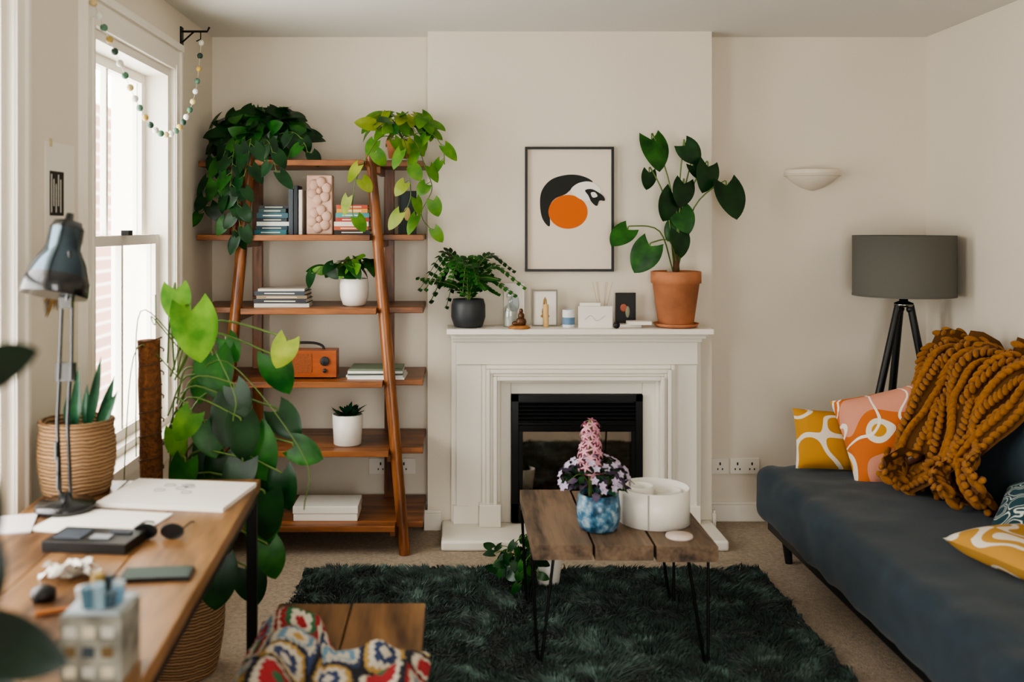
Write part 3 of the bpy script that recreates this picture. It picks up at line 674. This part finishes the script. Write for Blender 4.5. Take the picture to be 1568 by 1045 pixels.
# chunky cable-knit blanket: V-shaped stitches laid along draped bands
M_mus=mat('mustard_wool','#94601f',.95,var=.2,vscale=40,bump=.6,bscale=200,bdist=.004,sheen=.1)
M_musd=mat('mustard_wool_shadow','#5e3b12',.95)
b=MB()
def band(pts,w,cols,side0,fold=.02,ph=0,nf=2):
    P=spl(pts,14); D=[0]
    for i in range(1,len(P)): D.append(D[-1]+(P[i]-P[i-1]).length)
    L=D[-1]; st=.029; rows=int(L/st)
    def at(s_):
        for i in range(1,len(P)):
            if D[i]>=s_ or i==len(P)-1:
                f=(s_-D[i-1])/max(1e-6,D[i]-D[i-1]); return P[i-1].lerp(P[i],f),(P[i]-P[i-1]).normalized()
    def fr(s_,q):
        p,t=at(min(max(s_,0),L)); sd=V(side0); sd=(sd-t*sd.dot(t)).normalized(); n=sd.cross(t).normalized()
        if n.x>0: n=-n
        cr=.02*math.sin(s_*11+ph*2)
        pp=p+sd*(q*w/2*(1-.10*math.sin(s_*7+ph))+cr)+n*(fold*math.sin(q*nf*pi+ph+s_*6)+.015*noise.noise(V((s_*7,q*2,ph)))-.045*abs(q)**3)
        pp.x=min(pp.x,2.385); pp.z=max(pp.z,.45)
        return pp,t,sd,n
    vs=[];fs=[];nq=16
    for i in range(rows+1):
        for j in range(nq+1):
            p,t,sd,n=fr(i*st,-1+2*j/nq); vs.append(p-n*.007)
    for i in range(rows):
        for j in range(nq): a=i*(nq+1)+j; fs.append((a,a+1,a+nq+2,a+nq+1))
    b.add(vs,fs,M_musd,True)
    for i in range(rows+1):
        for j in range(cols):
            q=-1+2*(j+.5)/cols; cw=w/cols
            for k in(-1,1):
                p,t,sd,n=fr(i*st+R(-.001,.001),q+k*.5/cols)
                ax=(t+sd*k*.85).normalized(); yb=n; xb=ax.cross(yb).normalized(); yb=xb.cross(ax)*-1
                Mm=Matrix((xb,yb,ax)).transposed().to_4x4()
                # plump capsule-like stitch
                b.ell(p+n*.003,(.0115,.0155,cw*.44),M_mus,8,6,Mm)
band([(2.33,4.42,.88),(2.26,4.42,.985),(2.12,4.38,.965),(1.99,4.28,.82),(1.87,4.18,.66),(1.81,4.10,.52),(1.82,4.0,.47)],.27,4,(.25,1,.15),.022,0)
band([(2.34,4.18,.88),(2.27,4.19,.99),(2.14,4.17,.975),(2.03,4.12,.83),(1.95,4.02,.67),(1.89,3.90,.54),(1.90,3.76,.475)],.28,4,(.2,1,.2),.022,2)
band([(2.34,3.93,.88),(2.28,3.94,.98),(2.16,3.96,.97),(2.06,3.97,.84),(1.98,3.92,.70),(1.93,3.80,.57),(1.96,3.68,.49)],.26,4,(.15,1,.1),.022,4)
band([(1.84,4.06,.50),(1.91,3.95,.60),(2.01,3.86,.72),(2.11,3.80,.85),(2.2,3.76,.96),(2.3,3.76,.95)],.20,3,(.6,.7,.3),.012,1)
b.obj('chunky_knit_blanket')

# ---------------------------------------------------------------- floor lamp
m,nt,p=newmat('grey_shade'); p.inputs['Base Color'].default_value=(*lin('#5f5e57'),1); p.inputs['Roughness'].default_value=.9; addbump(nt,p,coords(nt),400,.3,.002)
M_shade=m
b=MB(); lxc,lyc=2.18,4.86
b.lathe([(.235,0),(.235,.295),(.232,.295),(.232,0)],(lxc,lyc,1.185),M_shade,64)
b.lathe([(.2365,0),(.2365,.008),(.232,.008)],(lxc,lyc,1.185),M_shade,64)
for a in(0,2*pi/3,4*pi/3): b.tube([(lxc,lyc,1.3),(lxc+.233*math.cos(a),lyc+.233*math.sin(a),1.3)],.002,M_black,6)
b.lathe([(.018,0),(.02,.02),(.02,.08),(.012,.085),(.012,.10),(0,.1)],(lxc,lyc,1.18),M_wpot,20); b.ell((lxc,lyc,1.32),(.03,.03,.045),M_wpot,14,10)
b.lathe([(.03,0),(.045,.005),(.045,.02),(.02,.03),(.02,.06)],(lxc,lyc,1.13),mat('chrome_cap','#9a9a96',.25,1),24)
for fx,fy in((1.88,4.80),(2.385,4.74),(2.16,5.09)):
    d=V((fx-lxc,fy-lyc,0)).normalized(); top=V((lxc,lyc,1.14))+d*.03
    b.tube([(fx,fy,0),top.lerp(V((fx,fy,0)),.5),top],[.012,.019,.017],M_blk,10); b.ell((top.x,top.y,top.z-.02),(.02,.02,.02),M_blk)
b.obj('tripod_floor_lamp')

# ---------------------------------------------------------------- desk
b=MB()
def dq(x0,x1,y0,y1,z0,z1,m,b=b):
    M=Matrix.Translation((-.603,3.06,0))@Matrix.Rotation(math.radians(2.7),4,'Z')
    b.box(x0,x1,y0,y1,z0,z1,m,M)
dz=.75
for k in range(3): dq(-.60+k*.2+.0008,-.40+k*.2-.0008,-2.1,0,dz-.035,dz,M_desk)
for x in(-.035,-.58):
    for y in(-.06,-2.06): dq(x,x+.03,y,y+.03,0,dz-.035,M_black)
dq(-.55,-.035,-.06,-.03,dz-.065,dz-.035,M_black); dq(-.55,-.035,-2.06,-2.03,dz-.065,dz-.035,M_black)
dq(-.035,-.005,-2.03,-.06,dz-.06,dz-.035,M_black); dq(-.58,-.55,-2.03,-.06,dz-.06,dz-.035,M_black)
b.obj('wooden_desk',bevel=.003)
def deskbox(name,c,d,m,rot,bev=.002,extra=None):
    b=MB(); b.box(-d[0]/2,d[0]/2,-d[1]/2,d[1]/2,0,d[2],m)
    if extra: extra(b)
    ob=b.obj(name,bevel=bev,origin=(0,0,0)); ob.location=(c[0],c[1],dz+c[2]); ob.rotation_euler=(0,0,rot); return ob
def ex_paper(b):
    ink=hexmat('#7d7f84')
    for k in range(6): 
        cx,cy=R(-.08,.05),R(0,.08); b.tube([(cx+.018*math.cos(a*.8)*R(.7,1.2),cy+.014*math.sin(a*.8)*R(.7,1.2),.0128) for a in range(9)],.0009,ink,4)
deskbox('sketch_pad',(-.80,2.86,0),(.37,.27,.012),M_paper,math.radians(-8),.001,ex_paper)
deskbox('paper_sheet',(-.93,2.61,0),(.30,.20,.003),M_paper,math.radians(-10),.0005)
deskbox('envelope',(-1.16,2.58,0),(.12,.16,.006),hexmat('#d6cfd0'),.3,.001)
def ex_w(b): b.box(-.09,-.02,-.035,.035,.026,.029,hexmat('#38404a')); b.box(.0,.05,-.03,.0,.026,.030,hexmat('#888c90')); b.tube([(.03,.02,.028),(.085,.02,.028)],.006,hexmat('#2c3036'),8)
deskbox('black_camera_case',(-.88,2.42,0),(.21,.12,.026),M_blk,-.12,.008,ex_w)
b=MB()
for dx in(-.033,.033):
    b.tube([(dx+-.74+.028*math.cos(a*pi/8),2.47,dz+.02+.018*math.sin(a*pi/8)) for a in range(17)],.0025,M_blk,6); b.add([( dx-.74+.027*math.cos(a*pi/8),2.47,dz+.02+.017*math.sin(a*pi/8)) for a in range(16)],[tuple(range(16))],M_blk)
    b.tube(spl([(-.74+dx*1.85,2.47,dz+.028),(-.74+dx*1.8,2.55,dz+.02),(-.74+dx*1.6,2.6,dz+.004)],5),.0025,M_blk,6)
b.obj('sunglasses')
deskbox('smartphone',(-.665,2.21,0),(.15,.075,.009),M_blk,.1,.006,lambda b:b.box(-.07,.07,-.033,.033,.009,.0095,hexmat('#34463f')))
b=MB()
for i in range(14):
    a=R(0,2*pi); b.leaf((-.86,2.21,dz+.012),(math.cos(a),math.sin(a),R(.1,.7)),(0,0,1),R(.04,.07),.05,M_paper,wave=.2)
b.obj('crumpled_tissue')
b=MB(); b.tube([(-.84,1.98,dz+.006),(-.70,2.05,dz+.006)],.005,hexmat('#b06a30'),8); b.tube([(-.70,2.05,dz+.006),(-.69,2.055,dz+.006)],[.005,.0008],hexmat('#d8c8a8'),8); b.obj('pencil')
b=MB(); b.lathe([(.02,0),(.025,.005),(.025,.02),(.012,.03),(0,.032)],(-.86,2.07,dz),M_blk,20); b.obj('lens_cap')
M_tin=mat('tin_print','#8b8b82',.35,var=.6,vscale=22)
b=MB(); jx,jy=-.622,1.74; 
b.box(jx-.052,jx+.052,jy-.052,jy+.052,dz,dz+.115,M_tin); b.box(jx-.046,jx+.046,jy-.046,jy+.046,dz+.115,dz+.120,hexmat('#b9c6cc'))
for i in range(3):
    for j in range(3): b.box(jx-.045+.032*i,jx-.045+.032*i+.02,jy-.0535,jy-.0515,dz+.012+.034*j,dz+.03+.034*j,hexmat(['#d9d2b8','#6c5a3a','#c8c8c0','#3d4a52'][(i*2+j)%4]))
for k in range(9):
    a=k*.7; c=['#5d87a0','#b9c6cc','#27343c','#c9a860','#8fb0bd','#dddddd','#4a6f80','#8aa7b5','#39505c'][k]
    b.tube([(jx+.025*math.cos(a),jy+.025*math.sin(a),dz+.118),(jx+.032*math.cos(a),jy+.032*math.sin(a),dz+.145+.006*(k%4))],.011,hexmat(c),10)
b.obj('decorative_tin',bevel=.006)
# rattan basket with snake plant
m,nt,p=newmat('seagrass_weave'); tc=nt.nodes.new('ShaderNodeTexCoord'); w=nt.nodes.new('ShaderNodeTexWave'); w.bands_direction='Z'; w.inputs['Scale'].default_value=30; w.inputs['Distortion'].default_value=3; w.inputs['Detail'].default_value=2
nt.links.new(tc.outputs['Object'],w.inputs['Vector']); nt.links.new(ramp(nt,w.outputs['Fac'],[(.2,lin('#66492e')),(.8,lin('#a5845f'))]),p.inputs['Base Color'])
bp=nt.nodes.new('ShaderNodeBump'); bp.inputs['Strength'].default_value=.8; bp.inputs['Distance'].default_value=.005; nt.links.new(w.outputs['Fac'],bp.inputs['Height']); nt.links.new(bp.outputs['Normal'],p.inputs['Normal']); p.inputs['Roughness'].default_value=.85; M_rat=m
def basket(b,c,r0,r1,h,rows):
    pr=[(r0*.9,0)]
    for i in range(rows*4+1):
        t=i/(rows*4); pr.append((r0+(r1-r0)*t+.012*math.sin(pi*t)+.003*abs(math.sin(t*rows*pi)),h*t+.001))
    pr+=[(r1-.012,h),(r1-.014,h*.85),(0,h*.85)]
    b.lathe(pr,c,M_rat,48); b.tube([(c[0]+r1*math.cos(a*pi/18),c[1]+r1*math.sin(a*pi/18),c[2]+h) for a in range(37)],.008,M_rat,8)
    b.lathe([(r1-.015,0),(0,.004)],(c[0],c[1],c[2]+h*.86),M_soil,24)
b=MB(); basket(b,(-1.115,2.92,dz),.092,.10,.205,10)
for k,(dx,dy,hh,lean) in enumerate([(.03,0,.20,.22),(.05,.02,.15,.35),(0,-.02,.17,.08),(.02,.03,.12,-.05),(-.02,0,.1,-.1),(.06,-.01,.12,.5)]):
    b.leaf((-1.115+dx,2.92+dy,dz+.17),(lean,R(-.1,.1),1),(R(-.5,.5),-1,0),hh*1.15,.03,L_blue,heart=False,droop=.1,fold=.3,n=8)
b.obj('snake_plant_basket')
# desk lamp
M_chr=mat('lamp_chrome','#4d5a62',.15,1); M_dk=mat('lamp_dark_enamel','#0c0f12',.25,coat=.5)
b=MB(); bx,by=-1.07,2.72
b.lathe([(.075,0),(.08,.004),(.08,.018),(.072,.026),(.02,.03),(.014,.05),(0,.05)],(bx,by,dz),M_dk,36)
for o in(-.014,.014):
    b.tube([(bx+o,by,dz+.04),(bx-.01+o,by+.005,dz+.24),(bx+.0+o,by,dz+.40)],.0055,M_dk,8)
    b.tube([(bx+.005+o*1.2,by-.015,dz+.36),(bx+.012+o,by-.02,dz+.56)],.005,M_dk,8)
for z,xo in((dz+.06,0),(dz+.10,0),(dz+.14,-.005)): b.tube([(bx+xo-.014,by-.012,z),(bx+xo-.014,by-.012,z+.05)],.007,M_dk,8)
b.cbox((bx+.003,by-.005,dz+.38),(.05,.02,.05),M_dk); b.cbox((bx+.01,by-.02,dz+.57),(.035,.02,.03),M_dk)
hc=V((bx-.02,by-.03,dz+.59)); Mh=Matrix.Rotation(math.radians(6),4,'Y')@Matrix.Rotation(math.radians(-14),4,'X')
b.lathe([(.088,0),(.090,.003),(.088,.04),(.082,.055)],hc,M_dk,36,Mh)
b.lathe([(.082,.055),(.070,.09),(.055,.115),(.047,.13),(.045,.185)],hc,M_chr,36,Mh)
b.lathe([(.046,.185),(.038,.205),(.012,.212),(.01,.23),(0,.232)],hc,M_dk,36,Mh)
b.lathe([(.08,.004),(.06,.08),(.0,.09)],hc,M_wpot,30,Mh)
b.tube([(bx+.012,by-.02,dz+.56),(bx+.03,by-.05,dz+.66),(hc.x+.05,hc.y-.02,hc.z+.12)],.006,M_dk,8)
b.obj('desk_lamp')

# climbing plant on coir pole in basket
b=MB(); gx,gy=-.95,3.42
basket(b,(gx,gy,0),.12,.145,.29,14)
M_coir=mat('coir_fibre','#7a4d2a',1,var=.4,vscale=60,bump=1,bscale=120,bdist=.015)
pp=[(gx-.085-.0015*k,gy-.02,.22+.0765*k) for k in range(13)]; b.tube(pp,[.038+.002*math.sin(k*2.1) for k in range(13)],M_coir,16)
pp=[(gx-.01,gy+.03,.22),(gx-.005,gy+.03,.90)]; b.tube(pp,[.022,.022],M_coir,12)
for k in range(11): z=.3+.08*k; b.tube([(gx-.094+.041*math.cos(a*.5),gy-.02+.041*math.sin(a*.5),z+.004*a) for a in range(13)],.003,M_brown,5)
big=[(-.844,1.18,.17,-75,L_br),(-.915,1.27,.11,-85,L_br),(-.822,1.02,.15,-80,L_md),(-.61,1.02,.14,-70,L_md),(-.585,1.10,.10,-110,L_yl),(-.756,.874,.15,-95,L_dk),(-.656,.763,.16,-70,L_md),(-.789,.708,.14,-100,L_dk),
(-.578,.852,.12,-50,L_dk),(-.50,.774,.11,-20,L_md),(-.633,.58,.16,-95,L_dk),(-.889,.874,.10,-120,L_br),(-.70,.83,.13,-80,L_dk),(-.667,.49,.14,-100,L_md),(-.778,.363,.15,-90,L_dk),(-.70,.30,.13,-70,L_dk),(-.885,.97,.10,-95,L_md),
(-.57,.66,.12,-80,L_dk),(-.84,.56,.14,-90,L_md),(-.90,.70,.12,-100,L_md),(-.76,.60,.15,-85,L_dk),(-.60,.44,.11,-75,L_md),(-.82,.82,.12,-70,L_md),(-.72,.70,.13,-110,L_dk),(-.93,.80,.10,-80,L_br),(-.86,.44,.12,-80,L_dk),(-.78,1.10,.09,-60,L_md),(-.72,.95,.10,-60,L_dk),
(-.88,.63,.12,-80,L_dk),(-.80,.92,.11,-110,L_md),(-.66,.66,.12,-90,L_dk),(-.84,.75,.12,-95,L_dk)]
for (x,z,L,ang,m) in big:
    y=R(3.22,3.45); rz=max(.28,min(1.0,z-.05+R(-.12,.05)))
    climber(b,(gx-.03,gy,rz),[(x,y,z,L,ang,m)],.9)
for (e,z0) in(((-1.08,3.35,.75),1.12),((-1.1,3.3,.55),1.0),((-.72,3.2,.9),1.1),((-.5,3.25,.6),.95),((-1.0,3.3,1.3),1.1)):
    b.tube(spl([(gx,gy,z0),((gx+e[0])/2-.05,3.35,z0+.12),(e[0],e[1],(z0+e[2])/2),e],6),.0022,M_stem,5)
b.obj('climbing_pothos_basket')
# foreground plant on the desk
b=MB(); pot(b,(-.80,1.25,dz),.06,.08,.13,M_gpot)
for (x,y,z,L,ang) in((-.57,1.25,1.355,.09,25),(-.575,1.20,1.20,.09,-60),(-.57,1.2,1.11,.08,-75),(-.515,1.17,1.03,.11,-15),(-.55,1.16,.97,.11,-30),(-.86,1.3,1.2,.13,140),(-.8,1.3,1.32,.13,80),(-.95,1.25,1.1,.13,190),(-.74,1.3,1.15,.12,100)):
    climber(b,(-.80,1.25,dz+.11),[(x,y,z,L,ang,L_fg)],.7)
b.obj('potted_rubber_plant')

# ---------------------------------------------------------------- bench + crochet blanket
b=MB(); z=.45
b.box(-.508,-.302,1.75,2.84,z-.045,z,M_bench); b.box(-.298,-.09,1.75,2.845,z-.045,z,M_bench)
for y in(2.72,1.85):
    b.box(-.47,-.13,y-.03,y+.03,z-.075,z-.045,M_bench)
    for x in(-.45,-.15): b.box(x-.03,x+.03,y-.03,y+.03,0,z-.075,M_bench)
b.box(-.32,-.28,1.85,2.72,.14,.19,M_bench)
b.obj('wooden_bench',bevel=.004)
cols={k:mat('yarn_'+k,h,.95,bump=.8,bscale=250,bdist=.006) for k,h in dict(red='#97282d',white='#c6beac',green='#2c6443',blue='#6a8da3',black='#23252c',pink='#b56d75',yellow='#ab8b50',navy='#344263').items()}
sq=[['green','red','red','white','black'],['yellow','white','blue','white','navy'],['pink','red','blue','white','red'],['white','navy','white','yellow','black'],['red','white','green','red','white']]
b=MB(); N=170; NV=190; tile=.135
def cl(u,v):
    x=-.53+.46*u; far=2.64-.17*max(0,min(1,(x+.36)/.06)); y=far-.62*(1-v)
    ed=min(u,1-u,v,1-v); h=.02+.07*abs(noise.noise(V((x*6,y*6,1))))+.022*noise.noise(V((x*13,y*13,4)))+.035*math.exp(-((x+.43)/.05)**2)
    h=.012+max(0,h)*min(1,ed*9)
    if x<-.508: h-= (-.508-x)*1.5
    x+=.015*noise.noise(V((u*5,v*5,8))); y+=.015*noise.noise(V((u*5,v*5,12)))
    h+=.003*math.cos(u*.55/tile*2*pi*8)*math.cos(v*.70/tile*2*pi*8)
    return (x,y,z+h)
vs=[cl(i/N,j/NV) for i in range(N+1) for j in range(NV+1)]
groups={}
for i in range(N):
    for j in range(NV):
        U=i/N*.55/tile+.35; W=j/NV*.70/tile+.15; tu,tw=int(U),int(W); a1,a2=abs(U%1-.5),abs(W%1-.5); d=max(a1,a2)*1.75+.22*min(a1,a2)
        d+=.035*math.cos((U if a1<a2 else W)*2*pi*7)
        s_=sq[(tu*2+tw*3)%5]; k=s_[min(4,int(max(0,d)*5.2))]
        a=i*(NV+1)+j; groups.setdefault(k,[]).append((a,a+NV+1,a+NV+2,a+1))
o=None
for k,fs in groups.items():
    if o is None: o=len(b.v); b.add(vs,fs,cols[k],True)
    else:
        if cols[k] not in b.mats: b.mats.append(cols[k])
        kk=b.mats.index(cols[k])
        for f in fs: b.f.append([q+o for q in f]); b.mi.append(kk); b.sm.append(True)
ob=b.obj('crochet_blanket'); md=ob.modifiers.new('thick','SOLIDIFY'); md.thickness=.006; md.offset=1

# ---------------------------------------------------------------- left wall details
b=MB(); x=XL; b.box(x,x+.002,3.06,3.29,1.42,1.79,M_paper); b.box(x+.002,x+.003,3.09,3.20,1.56,1.70,M_ink)
for k in range(5): b.box(x+.003,x+.0036,3.10+.018*k,3.105+.018*k,1.57+.02*(k%2),1.69-.015*(k%3),M_paper)
b.box(x+.002,x+.005,3.09,3.105,1.775,1.80,hexmat('#c8b98a')); b.obj('wall_print')
b=MB(); M_dry=mat('dried_leaf','#9a7a4a',.9)
for k in range(9): a=-pi/2+R(-.9,.9); b.leaf((XL+.012,3.10,1.36),(R(.0,.15),math.cos(a),math.sin(a)),(1,0,0),R(.08,.13),.025,M_dry,heart=False)
b.tube([(XL+.006,3.10,1.42),(XL+.012,3.10,1.34)],.002,M_brown,5); b.obj('dried_flower_sprig')
b=MB(); b.box(XL,XL+.006,4.55,4.59,2.36,2.44,M_black); b.tube([(XL+.005,4.57,2.42),(XL+.12,4.57,2.42),(XL+.13,4.57,2.44)],.005,M_black,8); b.tube([(XL+.005,4.57,2.37),(XL+.06,4.57,2.42)],.004,M_black,8); b.tube([(XL+.09,4.57,2.415),(XL+.09,4.57,2.385),(XL+.07,4.57,2.375)],.003,M_black,6)
b.obj('curtain_rod_bracket')
P=spl([(-1.225,3.26,2.36),(-1.22,3.38,2.25),(-1.21,3.56,2.12),(-1.20,3.75,1.98),(-1.19,3.93,1.905),(-1.18,4.12,1.91),(-1.175,4.32,2.0),(-1.17,4.46,2.14),(-1.17,4.56,2.38)],16)
b=MB(); b.tube(P,.0012,hexmat('#d8d0c0'),5); acc=0;k=0
pc=['#dedbd0','#3f6b52','#cdbb86','#e4e2da','#5b7f6a','#bfa35a','#2e4a3e']
for i in range(1,len(P)):
    acc+=(P[i]-P[i-1]).length
    if acc>.052: acc=0; k+=1; b.ell(P[i],(.0135,.0135,.0135),hexmat(pc[k%7]),10,7)
b.obj('pompom_garland')

# ---------------------------------------------------------------- light
sc=bpy.context.scene
w=bpy.data.worlds.new('world'); sc.world=w; w.use_nodes=True
nt=w.node_tree; bg=nt.nodes['Background']; bg.inputs['Color'].default_value=(1.0,.985,.955,1); bg.inputs['Strength'].default_value=12.5
def portal(loc,rot,sx_,sy_):
    l=bpy.data.lights.new('window_portal','AREA'); l.shape='RECTANGLE'; l.size=sx_; l.size_y=sy_; l.cycles.is_portal=True
    o=bpy.data.objects.new('window_portal',l); o.location=loc; o.rotation_euler=rot; sc.collection.objects.link(o)
for a,c in wins: portal((XL-.28,(a+c)/2,(WZ0+WZ1)/2),(0,-pi/2,0),WZ1-WZ0+.1,c-a+.1)
portal(((FX0+FX1)/2,YF-.22,FZ1/2),(pi/2,0,0),FX1-FX0+.1,FZ1+.1)
try:
    sc.view_settings.view_transform='AgX'; sc.view_settings.look='AgX - Medium High Contrast'
except Exception as e: print(e)

cam=bpy.data.cameras.new('camera'); co=bpy.data.objects.new('camera',cam); sc.collection.objects.link(co)
co.location=(0,0,1.53); co.rotation_euler=(pi/2,0,0); cam.lens=35; cam.sensor_width=36; cam.shift_x=.0536; cam.shift_y=-.1132; cam.clip_start=.05
cam.dof.use_dof=True; cam.dof.focus_distance=4.5; cam.dof.aperture_fstop=1.8
sc.camera=co
